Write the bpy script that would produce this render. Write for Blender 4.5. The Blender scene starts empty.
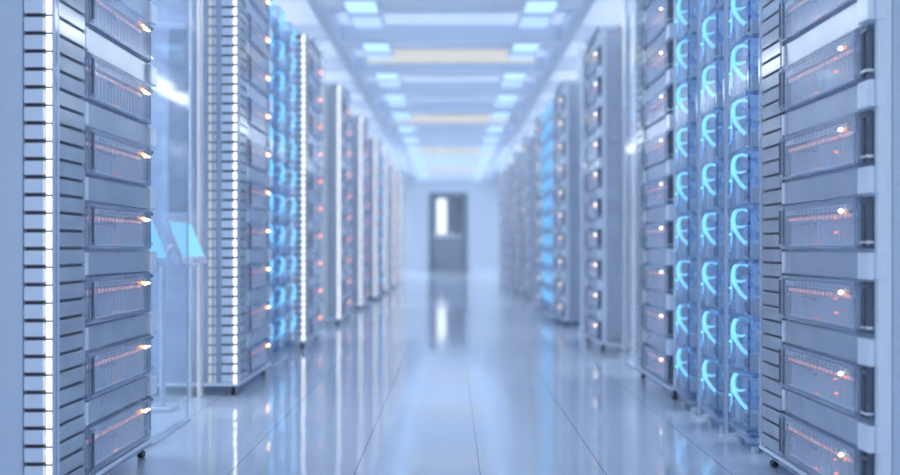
import bpy, math, random
from mathutils import Vector, Matrix
random.seed(7)
SC = bpy.context.scene
COL = SC.collection
PI = math.pi

# ------------------------------------------------------------------ materials
def nt(name):
    m = bpy.data.materials.new(name)
    m.use_nodes = True
    m.node_tree.nodes.clear()
    return m, m.node_tree.nodes, m.node_tree.links

def out(n, l, sock):
    o = n.new('ShaderNodeOutputMaterial')
    l.new(sock, o.inputs['Surface'])

def solid(name, c, rough=.4, metal=0., spec=.5, noise=.05, scale=12., bump=0., coat=0.):
    m, n, l = nt(name)
    p = n.new('ShaderNodeBsdfPrincipled')
    tc = n.new('ShaderNodeTexCoord')
    nz = n.new('ShaderNodeTexNoise'); nz.inputs['Scale'].default_value = scale
    nz.inputs['Detail'].default_value = 3
    l.new(tc.outputs['Object'], nz.inputs['Vector'])
    mx = n.new('ShaderNodeMix'); mx.data_type = 'RGBA'
    mx.inputs['A'].default_value = (*[x * (1 - noise) for x in c], 1)
    mx.inputs['B'].default_value = (*[min(1, x * (1 + noise)) for x in c], 1)
    l.new(nz.outputs['Fac'], mx.inputs['Factor'])
    l.new(mx.outputs['Result'], p.inputs['Base Color'])
    p.inputs['Roughness'].default_value = rough
    p.inputs['Metallic'].default_value = metal
    p.inputs['Specular IOR Level'].default_value = spec
    p.inputs['Coat Weight'].default_value = coat
    p.inputs['Coat Roughness'].default_value = .05
    if bump:
        b = n.new('ShaderNodeBump'); b.inputs['Strength'].default_value = bump
        b.inputs['Distance'].default_value = .01
        l.new(nz.outputs['Fac'], b.inputs['Height'])
        l.new(b.outputs['Normal'], p.inputs['Normal'])
    out(n, l, p.outputs[0])
    return m

def glow(name, c, strength, sample=False):
    m, n, l = nt(name)
    e = n.new('ShaderNodeEmission')
    e.inputs['Color'].default_value = (*c, 1)
    e.inputs['Strength'].default_value = strength
    out(n, l, e.outputs[0])
    if not sample:
        m.cycles.emission_sampling = 'NONE'
    return m

def acrylic(name, tint, haze=.06, hazec=(.75, .85, 1), gmin=.04, gmax=.55, rough=.06, blend=.3):
    """thin clear plastic sheet: see-through, mirror-like at grazing angles, a little milky"""
    m, n, l = nt(name)
    tr = n.new('ShaderNodeBsdfTransparent'); tr.inputs[0].default_value = (*tint, 1)
    gl = n.new('ShaderNodeBsdfGlossy'); gl.inputs['Roughness'].default_value = rough
    gl.inputs['Color'].default_value = (.92, .96, 1, 1)
    df = n.new('ShaderNodeBsdfDiffuse'); df.inputs['Color'].default_value = (*hazec, 1)
    tl = n.new('ShaderNodeBsdfTranslucent'); tl.inputs['Color'].default_value = (*hazec, 1)
    ms = n.new('ShaderNodeMixShader'); ms.inputs[0].default_value = .5
    l.new(df.outputs[0], ms.inputs[1]); l.new(tl.outputs[0], ms.inputs[2])
    lw = n.new('ShaderNodeLayerWeight'); lw.inputs['Blend'].default_value = blend
    mr = n.new('ShaderNodeMapRange')
    mr.inputs['To Min'].default_value = gmin; mr.inputs['To Max'].default_value = gmax
    l.new(lw.outputs['Facing'], mr.inputs['Value'])
    tc = n.new('ShaderNodeTexCoord')
    nz = n.new('ShaderNodeTexNoise'); nz.inputs['Scale'].default_value = 6
    l.new(tc.outputs['Object'], nz.inputs['Vector'])
    hz = n.new('ShaderNodeMapRange')
    hz.inputs['To Min'].default_value = haze * .7; hz.inputs['To Max'].default_value = haze * 1.3
    l.new(nz.outputs['Fac'], hz.inputs['Value'])
    m1 = n.new('ShaderNodeMixShader'); m2 = n.new('ShaderNodeMixShader')
    l.new(hz.outputs[0], m1.inputs[0]); l.new(tr.outputs[0], m1.inputs[1]); l.new(ms.outputs[0], m1.inputs[2])
    l.new(mr.outputs[0], m2.inputs[0]); l.new(m1.outputs[0], m2.inputs[1]); l.new(gl.outputs[0], m2.inputs[2])
    out(n, l, m2.outputs[0])
    return m

def fill_glow(name, c, e, st):
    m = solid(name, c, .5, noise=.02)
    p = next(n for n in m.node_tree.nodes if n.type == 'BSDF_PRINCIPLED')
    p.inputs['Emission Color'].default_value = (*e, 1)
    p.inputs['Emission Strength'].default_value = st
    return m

def floor_mat():
    m, n, l = nt('polished_floor_tiles')
    p = n.new('ShaderNodeBsdfPrincipled')
    tc = n.new('ShaderNodeTexCoord')
    mp = n.new('ShaderNodeMapping')
    mp.inputs['Location'].default_value = (.265, .12, 0)
    l.new(tc.outputs['Object'], mp.inputs['Vector'])
    br = n.new('ShaderNodeTexBrick')
    br.offset = 0
    br.inputs['Scale'].default_value = 1
    br.inputs['Brick Width'].default_value = .345
    br.inputs['Row Height'].default_value = 2.6
    br.inputs['Mortar Size'].default_value = .0016
    br.inputs['Mortar Smooth'].default_value = .1
    br.inputs['Color1'].default_value = (.76, .82, .90, 1)
    br.inputs['Color2'].default_value = (.78, .84, .92, 1)
    br.inputs['Mortar'].default_value = (.26, .32, .42, 1)
    l.new(mp.outputs[0], br.inputs['Vector'])
    l.new(br.outputs['Color'], p.inputs['Base Color'])
    p.inputs['Roughness'].default_value = .06
    p.inputs['Specular IOR Level'].default_value = .9
    p.inputs['IOR'].default_value = 1.6
    nz = n.new('ShaderNodeTexNoise'); nz.inputs['Scale'].default_value = 5.5
    nz.inputs['Detail'].default_value = 2
    l.new(tc.outputs['Object'], nz.inputs['Vector'])
    b = n.new('ShaderNodeBump'); b.inputs['Strength'].default_value = .12
    b.inputs['Distance'].default_value = .01
    l.new(nz.outputs['Fac'], b.inputs['Height'])
    l.new(b.outputs['Normal'], p.inputs['Normal'])
    out(n, l, p.outputs[0])
    return m

M = {}
M['floor'] = floor_mat()
M['wall'] = solid('pale_blue_wall_paint', (.66, .71, .77), .5, noise=.02)
M['sidewall'] = solid('cool_white_side_wall_paint', (.84, .88, .92), .55, noise=.02)
M['ceiling'] = fill_glow('ceiling_added_glow', (.74, .80, .90), (.60, .725, .91), .385)  # ceiling glow added for even fill in the aisle
M['sideceil'] = fill_glow('pale_side_ceiling_added_glow', (.80, .85, .92), (.62, .73, .90), .24)  # weaker added glow over the rack rows
M['beam'] = solid('beam_paint', (.74, .80, .88), .45, noise=.03)
M['soffit'] = solid('soffit_paint', (.72, .78, .87), .5, noise=.03)
M['duct'] = solid('duct_sheet_metal', (.55, .60, .68), .35, .4, noise=.06)
M['door'] = solid('grey_door_paint', (.27, .31, .35), .4, noise=.04)
M['doorframe'] = solid('dark_door_frame_paint', (.20, .24, .29), .4)
M['white'] = solid('white_enamel', (.82, .87, .93), .28, noise=.03, coat=.3)
M['greypanel'] = solid('dark_grey_reflection', (.30, .36, .45), .3, noise=.05)
M['panel'] = solid('satin_white_panel', (.56, .64, .75), .38, noise=.02)
M['plate'] = solid('translucent_white_plate', (.72, .79, .88), .25, noise=.05, coat=.3)
M['slot'] = solid('dark_slot_void', (.05, .06, .09), .35, noise=.2)
M['dark'] = solid('dark_smoked_plastic', (.10, .13, .18), .15, noise=.15)
M['rubber'] = solid('black_rubber', (.03, .035, .045), .5, noise=.1)
M['chrome'] = solid('brushed_chrome', (.80, .82, .84), .16, 1., noise=.06, scale=30)
M['cream'] = solid('polished_cream_metal', (.90, .86, .78), .22, .55, noise=.03)
M['steel'] = solid('brushed_steel_sheet', (.72, .76, .82), .3, .4, noise=.05, scale=25)
M['board'] = solid('pale_circuit_board', (.74, .80, .90), .5, noise=.18, scale=60)
M['chip'] = solid('grey_module_plastic', (.60, .67, .78), .4, noise=.08)
M['fin'] = solid('milky_heat_sink_fin', (.86, .90, .96), .3, noise=.05)
M['hole'] = solid('dark_perforation', (.16, .19, .27), .4, noise=.1)
M['clear'] = acrylic('clear_acrylic', (.96, .975, 1), .07, (.85, .9, 1), gmin=.04, gmax=.42)
M['clear_edge'] = acrylic('acrylic_cut_edge', (.80, .85, .92), .30, (.70, .76, .86), .08, .45)
M['pane'] = acrylic('clear_glass_sheet', (.95, .975, 1), .04, gmin=.03, gmax=.24, rough=.05)
M['gap'] = acrylic('half_mirror_blanking_plate', (.90, .93, .97), .42, (.82, .87, .94), .16, .4, .16)
M['back'] = acrylic('frosted_back_sheet', (.88, .93, 1), .32, (.82, .88, .96), .05, .4, .2)
M['endclear'] = acrylic('clear_end_sheet', (.95, .97, 1), .45, (.90, .94, .98), .05, .35, .1)
M['case'] = acrylic('milky_clear_case', (.96, .975, 1), .20, (.88, .92, 1), .04, .42, .08)
M['frost'] = acrylic('frosted_clear_end_sheet', (.90, .94, 1), .42, (.84, .89, .97), .05, .3, .2)
M['vane'] = acrylic('translucent_vent_plate', (.92, .95, .99), .6, (.84, .89, .96), .08, .5, .1)
M['fan'] = acrylic('blue_tinted_acrylic', (.92, .96, 1), .12, (.66, .84, .98), .05, .28, .14)
M['fan_edge'] = acrylic('blue_acrylic_cut_edge', (.42, .55, .75), .2, (.28, .42, .66), .2, .7)
M['fan_back'] = solid('deep_blue_fan_plate', (.50, .64, .80), .35, noise=.25, scale=18)
M['blade'] = acrylic('smoky_blue_fan_blade', (.75, .85, 1), .25, (.5, .65, .9), .1, .6)
M['cyan'] = glow('cyan_ring_light', (.18, .56, 1.), 1.3)
M['cyan_soft'] = glow('soft_cyan_glow', (.16, .50, 1.), 1.4)
M['screen'] = glow('cyan_screen', (.24, .60, .96), 1.05)
M['strip'] = glow('white_post_glint', (1, 1, 1), 2.2)
M['strip_soft'] = glow('soft_ladder_glow', (.78, .89, 1), .5)
M['red'] = glow('red_lamp', (1, .27, .15), 5)
M['redsoft'] = glow('dim_red_lamp', (1, .36, .29), .9)
M['orange'] = glow('orange_lamp', (1, .34, .13), 3.5)
M['yellow'] = glow('yellow_lamp', (1, .62, .20), 6)
M['whitelamp'] = glow('white_lamp', (1, .90, .74), 5)
M['green'] = glow('green_lamp', (.1, 1, .55), 2.5)
M['led'] = glow('cool_led_diffuser', (.38, .62, 1.), 1.3, True)
M['led2'] = glow('dim_cool_led_diffuser', (.40, .60, 1.), 1.05, True)
M['tube'] = glow('cream_tube_light', (.90, .93, .94), .60, True)
M['linear'] = glow('added_slab_glow', (.86, .925, 1.), 4.6, True)
M['inner'] = glow('rack_fill_glow', (.84, .92, 1.), 12., True)
M['tallglow'] = glow('corridor_lamp', (.93, .97, 1), 1.3)

# ------------------------------------------------------------------ mesh helpers
class MB:
    """collects shapes for ONE mesh"""
    def __init__(s):
        s.v, s.f, s.mi, s.mats = [], [], [], []
    def m(s, mat):
        if mat not in s.mats: s.mats.append(mat)
        return s.mats.index(mat)
    def box(s, x0, x1, y0, y1, z0, z1, mat, ch=0.):
        i = s.m(mat)
        x0, x1 = min(x0, x1), max(x0, x1); y0, y1 = min(y0, y1), max(y0, y1); z0, z1 = min(z0, z1), max(z0, z1)
        if ch <= 0:
            b = len(s.v)
            s.v += [(x, y, z) for z in (z0, z1) for y in (y0, y1) for x in (x0, x1)]
            for q in ((0, 2, 3, 1), (4, 5, 7, 6), (0, 1, 5, 4), (2, 6, 7, 3), (0, 4, 6, 2), (1, 3, 7, 5)):
                s.f.append(tuple(b + k for k in q)); s.mi.append(i)
            return
        # chamfered vertical edges + top/bottom rims
        c = min(ch, (x1 - x0) * .45, (y1 - y0) * .45, (z1 - z0) * .45)
        def ring(z, e):
            return [(x0 + e + c, y0 + e, z), (x1 - e - c, y0 + e, z), (x1 - e, y0 + e + c, z), (x1 - e, y1 - e - c, z),
                    (x1 - e - c, y1 - e, z), (x0 + e + c, y1 - e, z), (x0 + e, y1 - e - c, z), (x0 + e, y0 + e + c, z)]
        b = len(s.v); h = c * .5
        for z, e in ((z0, h), (z0 + h, 0), (z1 - h, 0), (z1, h)): s.v += ring(z, e)
        for r in range(3):
            for k in range(8):
                a, d = b + r * 8 + k, b + r * 8 + (k + 1) % 8
                s.f.append((a, d, d + 8, a + 8)); s.mi.append(i)
        s.f.append(tuple(b + k for k in range(7, -1, -1))); s.mi.append(i)
        s.f.append(tuple(b + 24 + k for k in range(8))); s.mi.append(i)
    def tube(s, pts, r, mat, n=8, closed=False):
        i = s.m(mat)
        P = [Vector(p) for p in pts]
        R = r if isinstance(r, (list, tuple)) else [r] * len(P)
        b = len(s.v); up = None
        for k, p in enumerate(P):
            t = (P[min(k + 1, len(P) - 1)] - P[max(k - 1, 0)]).normalized()
            if up is None:
                up = Vector((0, 0, 1)) if abs(t.z) < .9 else Vector((1, 0, 0))
            a = (up - t * up.dot(t)).normalized(); up = a
            c = t.cross(a)
            for j in range(n):
                w = 2 * PI * j / n
                s.v.append(tuple(p + (a * math.cos(w) + c * math.sin(w)) * R[k]))
        for k in range(len(P) - 1):
            for j in range(n):
                q = b + k * n + j; w = b + k * n + (j + 1) % n
                s.f.append((q, w, w + n, q + n)); s.mi.append(i)
        s.f.append(tuple(b + j for j in range(n - 1, -1, -1))); s.mi.append(i)
        e = b + (len(P) - 1) * n
        s.f.append(tuple(e + j for j in range(n))); s.mi.append(i)
    def quadbox(s, O, U, V, W, mat):
        """box from origin O and three edge vectors"""
        i = s.m(mat); b = len(s.v); O, U, V, W = map(Vector, (O, U, V, W))
        for c in (0, 1):
            for d in (0, 1):
                for e in (0, 1): s.v.append(tuple(O + U * e + V * d + W * c))
        for q in ((0, 2, 3, 1), (4, 5, 7, 6), (0, 1, 5, 4), (2, 6, 7, 3), (0, 4, 6, 2), (1, 3, 7, 5)):
            s.f.append(tuple(b + k for k in q)); s.mi.append(i)
    def mesh(s, name):
        me = bpy.data.meshes.new(name)
        me.from_pydata(s.v, [], s.f)
        for k in s.mats: me.materials.append(M[k])
        me.polygons.foreach_set('material_index', s.mi)
        me.update()
        return me
    def build(s, name, parent=None, label=None):
        o = bpy.data.objects.new(name, s.mesh(name)); COL.objects.link(o)
        if parent: o.parent = parent
        if label: o['label'] = label
        return o

def thing(name, label, cat, loc=(0, 0, 0), rz=0, group=None):
    o = bpy.data.objects.new(name, None); COL.objects.link(o)
    o.empty_display_size = .05
    o.location = loc; o.rotation_euler = (0, 0, rz)
    o['label'] = label; o['category'] = cat
    if group: o['group'] = group
    return o

def tag(o, label, cat, group=None):
    o['label'] = label; o['category'] = cat
    if group: o['group'] = group
    return o

def structure(o):
    o['kind'] = 'structure'; return o

def dup(root, label, loc, rz=0, group=None):
    r = root.copy(); COL.objects.link(r)
    r.location = loc; r.rotation_euler = (0, 0, rz); r['label'] = label
    if group: r['group'] = group
    for ch in list(root.children):
        c = ch.copy(); COL.objects.link(c); c.parent = r
        for g in list(ch.children):
            d = g.copy(); COL.objects.link(d); d.parent = c
    return r

ORD = ['first', 'second', 'third', 'fourth', 'fifth', 'sixth', 'seventh', 'eighth', 'ninth', 'tenth', 'eleventh', 'twelfth',
       'thirteenth', 'fourteenth', 'fifteenth', 'sixteenth', 'seventeenth', 'eighteenth']

# ------------------------------------------------------------------ key measures (metres)
CAM_H = .62
W = .885               # aisle half width to the rack faces
RH = 1.95              # rack height
HL = .385              # half rack length along the aisle
PITCH = .1837
BH = .115              # blade height
Z0 = .0665             # lowest blade underside
NB = 10
STEP = 1.93
LEFT0, RIGHT0 = 2.235, 2.11
NR = 9
YB = 28.0              # far wall
ZC = 2.66              # ceiling
XS = 2.75              # side walls
YN = -3.0

# ------------------------------------------------------------------ shell
b = MB(); b.box(-XS - .15, XS + .15, YN, YB + .15, -.1, 0, 'floor'); structure(b.build('floor'))
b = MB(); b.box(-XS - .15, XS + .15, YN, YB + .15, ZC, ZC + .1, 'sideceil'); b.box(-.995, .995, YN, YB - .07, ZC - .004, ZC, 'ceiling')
structure(b.build('ceiling'))
b = MB(); b.box(-XS - .15, -XS, YN, YB, 0, ZC, 'sidewall'); structure(b.build('wall_left'))
b = MB(); b.box(XS, XS + .15, YN, YB, 0, ZC, 'sidewall'); structure(b.build('wall_right'))
DX0, DX1, DH = -.62, .46, 2.16      # door opening in the far wall
b = MB()
b.box(-XS, DX0, YB, YB + .15, 0, ZC, 'wall'); b.box(DX1, XS, YB, YB + .15, 0, ZC, 'wall')
b.box(DX0, DX1, YB, YB + .15, DH, ZC, 'wall'); structure(b.build('wall_back'))
b = MB(); b.box(-XS, XS, YB - .06, YB, 2.50, ZC, 'white'); structure(b.build('trim_1'))
b = MB(); b.box(-XS, DX0 - .1, YB - .02, YB, 0, .09, 'beam'); structure(b.build('baseboard_left'))
b = MB(); b.box(DX1 + .1, XS, YB - .02, YB, 0, .09, 'beam'); structure(b.build('baseboard_right'))

# door: frame, leaf with a glazed upper half, handle, and the lit corridor behind it
b = MB()
b.box(DX0, DX0 + .09, YB - .03, YB + .13, 0, DH, 'doorframe')
b.box(DX1 - .09, DX1, YB - .03, YB + .13, 0, DH, 'doorframe')
b.box(DX0 + .09, DX1 - .09, YB - .03, YB + .13, DH - .09, DH, 'doorframe')
d = structure(b.build('door_1'))
b = MB()
lx0, lx1 = DX0 + .09, DX1 - .09
wx0, wx1, wz0, wz1 = lx0 + .06, lx1 - .06, 1.02, 2.0
b.box(lx0, lx1, YB + .02, YB + .06, .01, wz0, 'door')
b.box(lx0, lx1, YB + .02, YB + .06, wz1, DH - .09, 'door')
b.box(lx0, wx0, YB + .02, YB + .06, wz0, wz1, 'door')
b.box(wx1, lx1, YB + .02, YB + .06, wz0, wz1, 'door')
b.box(lx0 + .05, lx1 - .05, YB, YB + .02, .93, 1.0, 'steel')
b.build('door_leaf', d)
b = MB(); b.box(wx0, wx1, YB + .035, YB + .045, wz0, wz1, 'pane'); b.build('door_pane', d)
b = MB(); b.tube([(lx1 - .09, YB + .02, .98), (lx1 - .09, YB - .05, .98), (lx1 - .22, YB - .05, .98)], .012, 'chrome')
b.build('door_handle', d)
b = MB()
b.box(-1.2, 1.2, YB + 1.6, YB + 1.7, 0, 2.6, 'soffit'); b.box(-1.2, 1.2, YB + .16, YB + 1.6, -.1, 0, 'floor')
b.box(-1.3, -1.2, YB + .16, YB + 1.7, 0, 2.6, 'soffit'); b.box(1.2, 1.3, YB + .16, YB + 1.7, 0, 2.6, 'soffit')
b.box(-1.3, 1.3, YB + .16, YB + 1.7, 2.6, 2.7, 'soffit')
structure(b.build('wall_corridor'))
b = MB(); b.box(-.40, -.15, YB + 1.5, YB + 1.56, .9, 2.2, 'tallglow', .01); b.box(-.43, -.12, YB + 1.56, YB + 1.595, .87, 2.23, 'white')
tag(b.build('wall_lamp'), 'tall bright lamp seen through the window of the grey far door', 'lamp')

# ceiling beams, soffits along the rack fronts, ducts above the racks
nbm = 0
for k in range(17):
    y = 1.43 + 1.55 * k
    b = MB(); b.box(-1.0, 1.0, y - .09, y + .09, ZC - .16, ZC - .005, 'beam', .012)
    b.box(-1.0, 1.0, y - .13, y + .13, ZC - .185, ZC - .16, 'white')
    structure(b.build('ceiling_beam'))
    b = MB(); b.box(-1.0, 1.0, y + .55, y + .63, ZC - .10, ZC - .005, 'soffit')
    structure(b.build('ceiling_beam'))
    for s in (-1, 1):
        b = MB(); b.box(s * 1.101, s * 1.52, y - .05, y + .05, ZC - .13, ZC - .001, 'beam', .01); structure(b.build('ceiling_beam'))
for s, nm in ((-1, 'left'), (1, 'right')):
    b = MB(); b.box(s * 1.0, s * 1.10, YN, YB - .07, 2.50, ZC - .001, 'soffit'); structure(b.build('trim_2' if s < 0 else 'trim_3'))
    b = MB()
    b.box(s * 1.30, s * 1.62, YN + .2, YB - .3, 2.22, 2.225, 'duct')
    b.box(s * 1.30, s * 1.305, YN + .2, YB - .3, 2.225, 2.32, 'duct'); b.box(s * 1.615, s * 1.62, YN + .2, YB - .3, 2.225, 2.32, 'duct')
    y = YN + .4
    while y < YB - .4:
        b.box(s * 1.44, s * 1.46, y, y + .03, 2.225, ZC - .045, 'duct')
        b.box(s * 1.295, s * 1.30, y + .2, y + .5, 2.25, 2.29, 'soffit')
        y += 1.55
    tag(b.build('cable_tray'), f'long grey cable tray hung above the {nm} row of racks', 'cable tray')
    b = MB()
    b.tube([(s * 1.85, YN + .2, 2.42), (s * 1.85, YB - .3, 2.42)], .11, 'duct', 14)
    y = YN + .6
    while y < YB - .4:
        b.tube([(s * 1.85, y, 2.42), (s * 1.85, y + .05, 2.42)], .122, 'steel', 14)
        b.box(s * 1.845, s * 1.855, y + .01, y + .04, 2.53, ZC - .045, 'steel')
        y += 1.2
    tag(b.build('air_duct'), f'round sheet metal air duct under the ceiling over the {nm} racks', 'duct')
    b = MB(); b.box(s * 1.53, s * 2.68, 2.2, 25.0, ZC - .03, ZC - .002, 'white')  # glowing slab added out of view to brighten the racks and floor
    r = thing('added_fill_slab', f'long added fill light panel over the passage behind the {nm} row of racks', 'ceiling light')
    b.build('light_casing', r)
    b = MB(); b.box(s * 1.55, s * 2.66, 2.23, 24.97, ZC - .042, ZC - .031, 'linear'); b.build('diffuser', r)

# paired LED ceiling fixtures (two diffusers each)
proto = None
NL = 17
for k in range(NL):
    for s, nm in ((-1, 'left'), (1, 'right')):
        y = 2.05 + 1.55 * k - .55
        lab = f'blue-white twin panel ceiling light on the {nm} of the aisle, {ORD[NL - 1 - k]} from the far wall'
        loc = (s * .69, y, 2.47)
        if proto is None:
            proto = thing('ceiling_light', lab, 'ceiling light', loc, 0, 'twin panel lights along the aisle ceiling')
            b = MB(); b.box(-.14, .14, -.2, .75, .014, .05, 'white', .006)
            b.box(-.012, .012, .0, .02, .05, ZC - 2.47 - .007, 'steel'); b.box(-.012, .012, .53, .55, .05, ZC - 2.47 - .007, 'steel')
            b.build('light_casing', proto)
            b = MB(); b.box(-.115, .115, -.17, .17, 0, .013, 'led', .004); b.build('diffuser', proto, 'bright panel')
            b = MB(); b.box(-.115, .115, .38, .70, 0, .013, 'led2', .004); b.build('diffuser', proto, 'dimmer panel')
        else:
            dup(proto, lab, loc)

# cream light bars across the ceiling
proto = None
bars = [(5.1, .84, 2.43), (9.8, .84, 2.43), (14.5, .84, 2.43), (19.2, .84, 2.43), (23.9, .84, 2.43)]
for k, (y, hw, z) in enumerate(bars):
    lab = f'cream light bar across the aisle ceiling, {ORD[len(bars) - 1 - k]} from the far wall'
    if proto is None:
        proto = thing('light_bar', lab, 'ceiling light', (0, y, z), 0, 'cream light bars across the aisle ceiling')
        b = MB(); b.box(-hw, hw, .02, .09, 0, .17, 'white'); b.box(-.5, -.48, .03, .07, .17, ZC - z - .007, 'steel'); b.box(.48, .5, .03, .07, .17, ZC - z - .007, 'steel')
        b.build('bar_body', proto)
        b = MB(); b.box(-hw + .02, hw - .02, 0, .019, .015, .155, 'tube', .006); b.build('diffuser', proto)
    else:
        dup(proto, lab, (0, y, z))

# ------------------------------------------------------------------ rack
def bz(k): return Z0 + PITCH * k

def make_rack(label, rear_strip=True, hinge_end='endclear', slot_end='frost'):
    r = thing('server_rack', label, 'server rack', (0, 0, 0), 0, 'clear server racks along the aisle')
    # base: rounded skid
    b = MB()
    b.box(-.9, 0, -HL, HL, .044, .056, 'white', .02)
    b.box(-.03, .004, -HL + .05, HL - .05, .040, .044, 'clear_edge')
    b.build('base_rail', r)
    b = MB()
    b.box(-.9, 0, -HL, -HL + .03, RH - .03, RH, 'white', .006); b.box(-.9, 0, HL - .03, HL, RH - .03, RH, 'white', .006)
    b.box(-.03, 0, -HL + .03, HL - .03, RH - .03, RH, 'white'); b.box(-.9, -.87, -HL + .03, HL - .03, RH - .03, RH, 'white')
    b.box(-.87, -.03, -HL + .03, HL - .03, RH - .018, RH - .012, 'clear')
    b.box(.0, .006, -.1, HL - .01, RH - .022, RH - .004, 'dark')
    b.build('top_frame', r)
    zt = RH - .03
    # slot end panel (faces the camera in the left row)
    b = MB(); b.box(-.895, -.075, -HL + .006, -HL + .018, .0565, zt - .002, slot_end); b.build('end_panel', r)
    b = MB(); b.box(-.895, -.05, HL - .018, HL - .006, .0565, zt - .002, hinge_end); b.build('end_panel', r)
    b = MB(); b.box(-.898, -.890, -HL + .02, HL - .02, .0565, zt - .002, 'back'); b.build('back_panel', r)
    # vents
    def vent(along, a0, a1, face):
        b = MB(); z = .060
        t = .0025
        if along == 'y': b.box(face - .0115, face - .0095, a0 - .0135, a1, .0565, zt - .002, 'slot')
        else: b.box(a0, a1, face + .012, face + .016, .0565, zt - .002, 'slot')
        while z < zt - .035:
            h = .0315
            if along == 'y': b.box(face - .008, face, a0, a1, z, z + .0335, 'vane', .003)
            else: b.box(a0, a1, face, face + .008, z, z + h, 'plate', .003)
            z += .0402
        return b
    vent('y', -.362, -.196, -.001).build('vent_panel', r)
    vent('x', -.071, -.024, -HL).build('vent_panel', r)
    b = MB(); b.box(-.020, -.010, -HL + .001, -HL + .008, .057, zt - .003, 'strip')  # glowing strip drawn for the light reflected by the corner post
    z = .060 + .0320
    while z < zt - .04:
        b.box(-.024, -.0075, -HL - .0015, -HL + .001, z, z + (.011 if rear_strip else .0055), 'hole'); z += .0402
    b.build('post_glint', r, 'bright white corner reflection strip')
    b = MB(); b.box(-.0085, 0, -HL, -.364, .0565, zt - .002, 'clear'); b.box(-.0075, -.005, -HL + .001, -.366, .057, zt - .003, 'plate'); b.box(-.003, .001, -.366, -.363, .0565, zt - .002, 'white'); b.build('corner_post', r)
    if rear_strip:
        b = MB(); b.box(-.124, -.112, -HL - .004, -HL + .004, .057, zt - .003, 'strip_soft'); b.box(-.104, -.094, -HL - .002, -HL + .004, .057, zt - .003, 'white')  # ladder rail given a soft glow of its own
        z = .060 + .0320
        while z < zt - .04:
            b.box(-.128, -.09, -HL - .006, -HL - .004, z, z + .006, 'hole'); z += .0402
        b.build('ladder_strip', r, 'slim bright ladder strip')
    for y in (-HL + .05, HL - .05):
        b = MB(); b.box(-.886, -.874, y - .012, y + .012, .08, zt - .03, 'inner'); b.build('rack_fill_light', r, 'added upright fill strip inside the rack')  # glowing strips added to brighten the rack interior
    # hinge end corner post with tabs
    b = MB(); b.box(-.048, -.018, HL - .024, HL - .002, .0565, zt - .002, 'white', .004)
    b.build('corner_post', r)
    for k in range(NB):
        z0 = bz(k) + BH + .004
        z1 = (bz(k + 1) - .008) if k < NB - 1 else z0 + .06
        b = MB()
        b.box(-.012, -.008, -.168, .318, z0, z1, 'gap')
        b.box(-.010, -.002, -.190, -.170, z0, z1, 'white', .003)
        b.build('blanking_plate', r)
        b = MB()
        b.box(-.012, .003, .322, HL - .003, z0, z1, 'white', .003)
        b.box(-.036, -.0125, HL - .014, HL + .003, z0, z1, 'white', .003)
        b.build('hinge_tab', r)
        b = MB(); zb = bz(k)
        b.tube([(-.008, .330, zb + .004), (-.008, .330, zb + BH - .002)], .006, 'dark')
        b.tube([(-.014, .352, zb + .004), (-.014, .352, zb + BH - .002)], .0075, 'dark')
        b.box(-.018, -.002, .322, .36, zb + .012, zb + .018, 'chrome'); b.box(-.018, -.002, .322, .36, zb + BH - .016, zb + BH - .008, 'dark')
        b.build('latch', r, 'dark latch rods')
        b = MB(); b.box(-.62, -.014, -.184, .314, zb - .006, zb - .002, 'clear'); b.build('shelf', r)
    for x in (-.03, -.85):
        for y in (-HL + .05, HL - .05):
            c = MB(); c.box(x - .012, x + .012, y - .010, y + .010, .041, .0438, 'dark'); c.box(x - .011, x - .0085, y - .008, y + .008, .020, .041, 'chrome'); c.box(x + .0085, x + .011, y - .008, y + .008, .020, .041, 'chrome')
            co = c.build('caster', r)
            w = MB(); w.tube([(x - .0083, y, .0195), (x - .0075, y, .0195), (x + .0075, y, .0195), (x + .0083, y, .0195)], [.014, .0193, .0193, .014], 'rubber', 14)
            w.build('caster_wheel', co, 'black rubber wheel')
    return r

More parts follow.
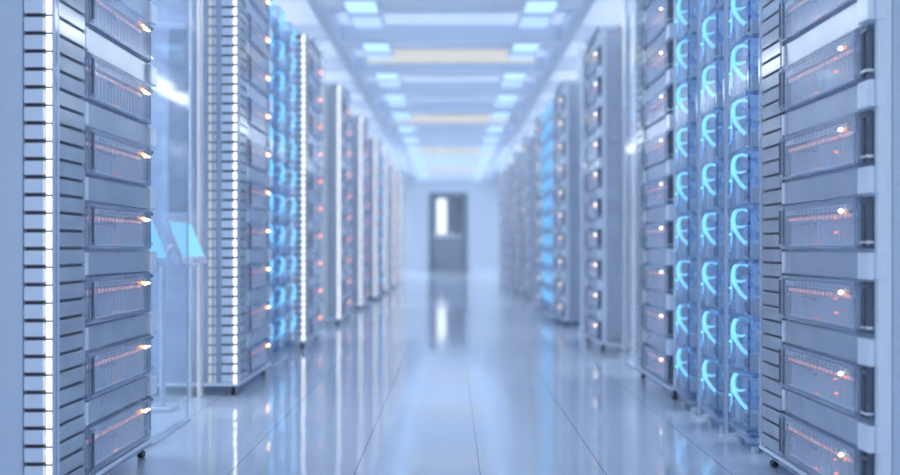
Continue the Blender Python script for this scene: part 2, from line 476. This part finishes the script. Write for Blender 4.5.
# ------------------------------------------------------------------ blade server
def make_blade(label, lamps, full=True):
    y0, y1 = -.183, .313
    r = thing('blade_server', label, 'server', (0, 0, 0), 0, 'clear server blades in the racks')
    b = MB(); e = .0035
    b.box(-.6, .003, y0, y1, 0, BH - .002, 'case', .004)
    for z in (0.001, BH - .006):          # thick cut edges read as dark lines
        b.box(.0005, .0045, y0, y1, z, z + .004, 'clear_edge')
        b.box(-.6, .0, y1 - .003, y1 + .0005, z, z + .004, 'clear_edge')
    for y in (y0, y1 - .004):
        b.box(.0005, .0045, y, y + .004, .005, BH - .007, 'clear_edge')
    b.build('housing', r)
    b = MB()
    n = 17
    for k in range(n):
        y = y0 + .05 + k * .0262
        b.box(-.055, -.010, y, y + .0035, .012, .058, 'fin'); b.box(-.028, -.010, y + .001, y + .0025, .058, .070, 'fin')
    b.box(-.055, -.008, y0 + .04, y1 - .02, .008, .012, 'fin')
    b.build('heat_sink', r)
    b = MB()
    for k in range(n):
        y = y0 + .03 + k * .0262
        if y > y1 - .05: break
        b.box(-.0122, -.0112, y, y + .007, .0722, .0812, 'redsoft')
    b.box(-.014, -.012, y0 + .02, y1 - .03, .0725, .0805, 'board')
    b.build('indicator_row', r, 'row of small red indicator lamps')
    if full:
        b = MB()
        b.box(-.012, -.004, y0 + .02, y1 - .05, .088, .1, 'plate')
        for k in range(20):
            y = y0 + .09 + k * .0262
            if y > y1 - .06: break
            b.box(-.0045, -.0032, y, y + .012, .0905, .0975, 'hole')
        b.build('port_bar', r)
        b = MB()
        b.tube([(-.006, y0 + .02, .066), (-.006, y0 + .2, .066), (-.006, y0 + .215, .060), (-.02, y0 + .22, .06)], .0042, 'clear_edge')
        b.build('pipe', r)
        b = MB(); b.box(-.074, -.070, y0 + .006, y1 - .006, .004, .109, 'frost')
        for k in range(6):
            b.box(-.0695, -.060, y0 + .05 + k * .07, y0 + .09 + k * .07, .02, .055, 'fin', .003)
        b.build('circuit_board', r)
        b = MB()
        b.tube([(.0075, y0 + .012, .012), (.0075, y0 + .012, BH - .014)], .0035, 'dark'); b.tube([(.0075, y0 + .024, .012), (.0075, y0 + .024, BH - .014)], .002, 'clear_edge')
        b.box(.0005, .009, y0 + .006, y0 + .03, .006, .012, 'clear_edge'); b.box(.0005, .009, y0 + .006, y0 + .03, BH - .014, BH - .008, 'clear_edge')
        b.build('handle', r)
        b = MB(); b.box(-.010, -.007, y0 + .22, y0 + .25, .0135, .0155, 'redsoft'); b.build('light_bar', r, 'thin orange light bar')
    for nm, y, z, rad, mat, lab in lamps:
        b = MB()
        b.tube([(.002, y, z), (.006, y, z), (.009, y, z)], [rad, rad, rad * .5], mat, 10)
        b.build(nm, r, lab)
    return r

LN = [('power_lamp', .262, .084, .0050, 'yellow', 'yellow lamp'), ('fault_lamp', .236, .087, .0040, 'orange', 'orange lamp'),
      ('link_lamp', .292, .084, .0028, 'whitelamp', 'small white lamp'), ('disk_lamp', .205, .088, .003, 'redsoft', 'dim red lamp')]
LF = [('power_lamp', .268, .084, .0100, 'red', 'red lamp'), ('fault_lamp', .238, .086, .007, 'redsoft', 'dim red lamp')]
RN = [('power_lamp', .235, .086, .0042, 'whitelamp', 'white lamp'), ('fault_lamp', .262, .082, .0035, 'redsoft', 'dim red lamp'),
      ('disk_lamp', .205, .070, .0022, 'redsoft', 'dim red lamp'), ('link_lamp', .21, .038, .0030, 'redsoft', 'dim red lamp')]
RF = [('power_lamp', .262, .084, .0052, 'whitelamp', 'white lamp'), ('fault_lamp', .23, .078, .006, 'redsoft', 'dim red lamp')]

SIDE = {'left': (LEFT0, -1, 0.), 'right': (RIGHT0, 1, PI)}
racks = {}
protoA = protoB = None
blades = {}
for sd, (y0, sx, rz) in SIDE.items():
    for k in range(NR):
        loc = (sx * W, y0 + STEP * k + HL, 0)
        lab = f'clear server rack in the {sd} row, {ORD[k]} from the camera' if k < NR - 1 else f'clear server rack at the far end of the {sd} row'
        rear = not (sd == 'left' and k == 0)
        if not rear:
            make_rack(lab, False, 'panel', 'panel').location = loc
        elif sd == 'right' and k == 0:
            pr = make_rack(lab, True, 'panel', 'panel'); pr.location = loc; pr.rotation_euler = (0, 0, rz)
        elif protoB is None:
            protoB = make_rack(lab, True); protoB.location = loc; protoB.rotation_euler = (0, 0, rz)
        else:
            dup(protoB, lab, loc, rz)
        ps = NB if k else 7
        kind = sd + ('N' if k < 2 else 'M' if k < 4 else 'F')
        for j in range(ps):
            lamps = {'leftN': LN, 'leftM': LF, 'leftF': LF, 'rightN': RN, 'rightM': RF, 'rightF': RF}[kind]
            hue = {'leftN': 'yellow-lit', 'leftM': 'red-lit', 'leftF': 'red-lit', 'rightN': 'white-lit', 'rightM': 'white-lit', 'rightF': 'white-lit'}[kind]
            bl = f"clear {hue} server blade {ORD[j]} from the floor in the {sd} row's {ORD[k]} rack"
            l3 = (loc[0], loc[1], bz(j))
            if kind not in blades:
                p = make_blade(bl, lamps, k < 4); p.location = l3; p.rotation_euler = (0, 0, rz); blades[kind] = p
            else:
                dup(blades[kind], bl, l3, rz)

# ------------------------------------------------------------------ fan modules
FP = .17
def make_fan(label, my=1):
    r = thing('fan_module', label, 'fan', (0, 0, 0), 0, 'blue-lit fan modules stacked between racks')
    hy, h = .105, FP - .003
    b = MB(); b.box(-.34, -.004, -hy, hy, 0, h, 'fan', .014)
    for z in (0.0, h - .004):
        b.box(-.008, -.0025, -hy + .014, hy - .014, z, z + .004, 'fan_edge'); b.box(-.33, -.02, hy - .003, hy + .0005, z, z + .004, 'fan_edge')
    b.box(-.012, -.006, hy - .010, hy - .003, .01, h - .01, 'fan_edge'); b.box(-.012, -.006, -hy + .003, -hy + .010, .01, h - .01, 'fan_edge')
    b.build('housing', r)
    b = MB(); b.box(-.22, -.212, -hy + .012, hy - .012, .008, h - .008, 'fan_back'); b.build('back_plate', r)
    # glowing swoosh of the ring light, in a plane turned 45 degrees towards the aisle end
    s = Vector((-.7071, .7071, 0)); up = Vector((0, 0, 1)); nrm = Vector((.7071, .7071, 0))
    c = Vector((-.040, .0, .108)) - s * .022
    def P(a, z, n=0): return c + s * a + up * z + nrm * n
    def smooth(pts, m=5):
        o = []
        for i in range(len(pts) - 1):
            p0, p1, p2, p3 = pts[max(i - 1, 0)], pts[i], pts[i + 1], pts[min(i + 2, len(pts) - 1)]
            for q in range(m):
                t = q / m
                o.append(.5 * ((2 * p1) + (p2 - p0) * t + (2 * p0 - 5 * p1 + 4 * p2 - p3) * t * t + (3 * p1 - p0 - 3 * p2 + p3) * t ** 3))
        o.append(pts[-1]); return o
    b = MB()
    A = smooth([P(.016, .049), P(-.006, .055), P(-.026, .046), P(-.034, .022), P(-.028, -.006), P(-.008, -.036), P(.014, -.056), P(.038, -.070)])
    n = len(A)
    b.tube(A, [.0036 + .0034 * math.sin(PI * i / (n - 1)) for i in range(n)], 'cyan')
    B = smooth([P(-.031, .018, .004), P(-.022, -.010, .004), P(-.002, -.036, .004), P(.020, -.053, .004), P(.040, -.062, .004)])
    b.tube(B, .0034, 'cyan', 6)
    b.tube([P(-.027, .002, .002), P(-.008, -.001, .002), P(.010, .003, .002)], [.005, .0042, .0026], 'cyan', 6)
    b.build('ring_light', r, 'glowing cyan ring light')
    b = MB()
    Cc = [Vector((-.010, -.100 + .010 * (1 - ((i - 6) / 6) ** 2), .085 + .05 * (i - 6) / 6)) for i in range(13)]
    b.tube(Cc, [.001 + .0016 * math.sin(PI * i / 12) for i in range(13)], 'cyan_soft', 6)  # thin glowing arc along one side edge of the box
    b.build('rim_arc', r, 'thin glowing blue arc')
    # impeller: hub and seven blades
    b = MB(); hc = P(.040, .0, -.03)
    b.tube([hc - nrm * .014, hc + nrm * .010, hc + nrm * .014], [.017, .017, .012], 'chip', 14)
    for i in range(7):
        w = 2 * PI * i / 7
        d1 = s * math.cos(w) + up * math.sin(w); d2 = s * math.cos(w + .45) + up * math.sin(w + .45)
        t = (d1.cross(nrm)).normalized()
        b.quadbox(hc + d1 * .016 - nrm * .006, d2 * .030, t * .014 + nrm * .008, nrm * .0015, 'blade')
    b.build('impeller', r)
    b = MB(); b.box(-.06, -.018, .02, .075, .006, .056, 'chip', .006); b.box(-.017, -.0155, .028, .067, .016, .046, 'hole'); b.box(-.05, -.02, -.085, -.05, .006, .075, 'chip', .005)
    b.box(-.13, -.09, -.085, .085, .12, .145, 'fan_back'); b.build('driver_box', r)
    b = MB(); b.tube([(-.004, -.088, .085), (-.0015, -.088, .085)], .0018, 'green'); b.tube([(-.004, -.076, .085), (-.0015, -.076, .085)], .0018, 'green'); b.build('status_lamp', r, 'pair of green lamps')
    b = MB(); b.tube([(-.004, -.086, .035), (-.0015, -.086, .035)], .0025, 'cyan_soft'); b.build('link_lamp', r, 'tiny blue lamp')
    if my < 0:
        for o in r.children:
            o.data.transform(Matrix.Scale(-1, 4, (0, 1, 0))); o.data.flip_normals()
    return r

fan0 = {}
base0 = fpost0 = None
gaps_with_fans = [('right', 0), ('left', 1), ('right', 3), ('left', 5)]
COLN = ['near', 'middle', 'far']
GN = {('right', 0): 'after the right first rack', ('left', 1): 'after the left second rack', ('right', 3): 'after the right fourth rack', ('left', 5): 'after the left sixth rack'}
for sd, k in gaps_with_fans:
    y0, sx, rz = SIDE[sd]
    ys = y0 + STEP * k + 2 * HL
    for ci in range(3):
        cy = ys + (.22, .58, .98)[ci]; fx_ = sx * (W if sx > 0 else W + .045)
        n = {0: (9, 10, 11)}.get(k, (11, 11, 11))[ci] if sd == 'right' else 11
        lab = f'slim clear plinth under the {COLN[ci]} fan column {GN[(sd, k)]}'
        if base0 is None:
            base0 = thing('fan_plinth', lab, 'plinth', (fx_, cy, 0), rz, 'plinths under the fan columns')
            b = MB(); b.box(-.33, -.006, -.100, .100, .046, .065, 'fan_edge', .012); b.box(-.31, -.02, -.09, .09, .020, .046, 'fan', .01); b.build('plinth_plate', base0)
            for fx in (-.29, -.035):
                for fy in (-.075, .075):
                    b = MB(); b.tube([(fx, fy, .0), (fx, fy, .020)], .012, 'chip', 10); b.build('foot', base0)
        else:
            dup(base0, lab, (fx_, cy, 0), rz)
        lab = f'clear upright post beside the {COLN[ci]} fan column {GN[(sd, k)]}'
        if ci == 2: pass
        elif fpost0 is None:
            fpost0 = thing('upright_post', lab, 'post', (sx * (W + (.02 if sx > 0 else .08)), cy + .19, 0), rz, 'clear posts between the fan columns')
            b = MB(); b.box(-.006, .006, -.005, .005, .008, 1.93, 'plate', .003); b.box(.0065, .008, -.005, .005, .008, 1.93, 'clear_edge'); b.build('post_bar', fpost0)
            b = MB(); b.box(-.03, .02, -.016, .016, 0, .0075, 'white'); b.build('foot_plate', fpost0)
        else:
            dup(fpost0, lab, (sx * (W + (.02 if sx > 0 else .08)), cy + .19, 0), rz)
        for j in range(n):
            lab = f'blue-lit clear fan module {ORD[j]} from the floor, {COLN[ci]} column {GN[(sd, k)]}'
            loc = (fx_, cy, .068 + FP * j)
            if sd not in fan0:
                fan0[sd] = make_fan(lab, 1 if sx > 0 else -1); fan0[sd].location = loc; fan0[sd].rotation_euler = (0, 0, rz)
            else:
                dup(fan0[sd], lab, loc, rz)

# ------------------------------------------------------------------ glass screens, reflection poles, service cabinets in the other gaps
gp0 = pole0 = cab0 = None
for sd, (y0, sx, rz) in SIDE.items():
    for k in range(NR - 1):
        if (sd, k) in gaps_with_fans: continue
        ys = y0 + STEP * k + 2 * HL; ye = y0 + STEP * (k + 1)
        where = f'after the {sd} row\'s {ORD[k]} rack'
        # glass sheet parallel to the aisle
        lab = f'clear glass screen standing {where}'
        loc = (sx * .945, ys + .31, 0)
        if gp0 is None:
            gp0 = thing('glass_screen', lab, 'glass screen', loc, 0, 'glass screens between racks')
            b = MB(); b.box(-.005, .005, -.27, .27, .012, 2.1, 'pane'); b.build('glass_pane', gp0)
            b = MB(); b.box(-.012, .012, -.27, .27, 0, .011, 'steel'); b.build('floor_channel', gp0)
            b = MB(); b.box(-.004, .004, .2705, .2725, .0, 2.1, 'clear_edge'); b.build('edge_strip', gp0)
        else: dup(gp0, lab, loc)
        # poles built in place of reflections; more of them fill the other gaps
        first = sd == 'left' and k == 0
        for q, (x, y, what) in enumerate(((1.02, ye - .10, 'farther'), (1.02, ye - .36, 'nearer'))):
            if first and q: continue
            if first: lab1 = 'polished reflection pole behind the tilted touch screens'
            lab = f'polished reflection pole, the {what} of two {where}'
            if pole0 is None:
                pole0 = thing('reflection_pole', lab, 'pole', (sx * x, y, 0), 0, 'reflection poles between racks')
                b = MB(); b.tube([(0, 0, .012), (0, 0, 2.20)], .012, 'cream', 16); b.build('tube', pole0)
                b = MB(); b.tube([(0, 0, 0), (0, 0, .008), (0, 0, .0115)], [.03, .03, .022], 'steel', 16); b.build('foot_flange', pole0)
            else: dup(pole0, lab, (sx * x, y, 0))
        if first:
            ps = thing('reflection_panel', 'tall grey reflection panel on a chrome pole above the tilted touch screens', 'panel', (-1.075, 4.115, 0))  # grey panel and pole built where a reflection shows above the screens
            b = MB(); b.tube([(0, 0, .008), (0, 0, 2.3)], .009, 'chrome', 14); b.build('pole', ps)
            b = MB(); b.box(-.085, -.012, -.012, .012, .77, 1.52, 'greypanel', .004); b.build('panel', ps)
            b = MB(); b.box(-.02, .02, -.02, .02, 0, .008, 'steel'); b.build('base', ps)
            continue
        lab = f'grey steel service cabinet {where}'
        if cab0 is None:
            cab0 = thing('service_cabinet', lab, 'cabinet', (sx * 1.30, ye - .17, 0), 0 if sx < 0 else PI, 'service cabinets between racks')
            b = MB(); b.box(-.2, .2, -.10, .10, .06, 1.95, 'steel', .01); b.build('body', cab0)
            b = MB(); b.box(-.17, .17, -.108, -.101, .12, 1.88, 'duct', .004); b.box(-.15, .15, -.110, -.108, 1.5, 1.8, 'soffit'); b.build('cabinet_door', cab0)
            b = MB(); b.box(-.19, .19, -.09, .09, 0, .059, 'dark'); b.build('base', cab0)
            b = MB(); b.tube([(.15, -.112, .95), (.15, -.122, .96), (.15, -.122, 1.06), (.15, -.112, 1.07)], .005, 'chrome'); b.build('handle', cab0)
        else: dup(cab0, lab, (sx * 1.30, ye - .17, 0), 0 if sx < 0 else PI)

# two tilted touch screens, one built for the other's glass reflection, between the first two racks of the left row
tc0 = None
for ya, yb, lab in ((3.16, 3.46, 'tilted cyan touch screen beside the first left rack, partly behind it'), (3.68, 3.98, 'tilted cyan touch screen beside the second left rack, fully in view')):
    yc = (ya + yb) / 2
    loc = (-.985, yc, 0)
    if tc0 is None:
        tc0 = thing('touch_console', lab, 'touch screen', loc, 0, 'tilted touch screens between racks')
        L = (yb - ya)
        lean = Vector((-.052, 0, .128)); ax = Vector((0, 1, 0)); nn = Vector((.128, 0, .052)).normalized()
        O = Vector((0, -L / 2, .588)); lu = lean.normalized()
        b = MB(); b.quadbox(O - ax * .022 - lu * .026, ax * (L + .044), lean + lu * .04, -nn * .016, 'steel'); b.build('bezel', tc0)
        b = MB(); b.quadbox(O + nn * .0005, ax * L, lean, nn * .002, 'screen'); b.build('screen', tc0, 'glowing cyan screen')
        b = MB(); b.tube([tuple(O + ax * L * .5 - lu * .02 - nn * .010), tuple(O + ax * L * .5 - lu * .02 + nn * .012)], .014, 'steel', 14); b.build('knob', tc0)
        b = MB(); b.tube([(-.12, 0, .02), (-.12, 0, .56), (-.09, 0, .62), (-.045, 0, .645)], .011, 'steel', 12); b.build('post', tc0)
        b = MB(); b.box(-.17, -.07, -.06, .06, 0, .019, 'steel', .006); b.build('base', tc0)
    else:
        dup(tc0, lab, loc)

# ------------------------------------------------------------------ light, camera, output
w = bpy.data.worlds.new('world'); SC.world = w; w.use_nodes = True
bg = w.node_tree.nodes['Background']
bg.inputs['Color'].default_value = (.73, .83, .98, 1)
bg.inputs['Strength'].default_value = .74

cam = bpy.data.cameras.new('camera'); co = bpy.data.objects.new('camera', cam); COL.objects.link(co)
co.location = (0, 0, CAM_H); co.rotation_euler = (PI / 2, 0, 0)
cam.sensor_width = 36; cam.lens = 40
cam.shift_x = -.0011; cam.shift_y = .01167
cam.clip_start = .05; cam.clip_end = 100
cam.dof.use_dof = True; cam.dof.focus_distance = 2.75; cam.dof.aperture_fstop = 1.6
SC.camera = co

SC.view_settings.view_transform = 'Standard'; SC.view_settings.look = 'None'
SC.view_settings.gamma = 1; SC.view_settings.exposure = .38
SC.cycles.max_bounces = 12; SC.cycles.diffuse_bounces = 8; SC.cycles.glossy_bounces = 5
SC.cycles.transparent_max_bounces = 64; SC.cycles.transmission_bounces = 4
SC.cycles.use_denoising = True
SC.cycles.sample_clamp_indirect = 6
SC.cycles.caustics_reflective = False
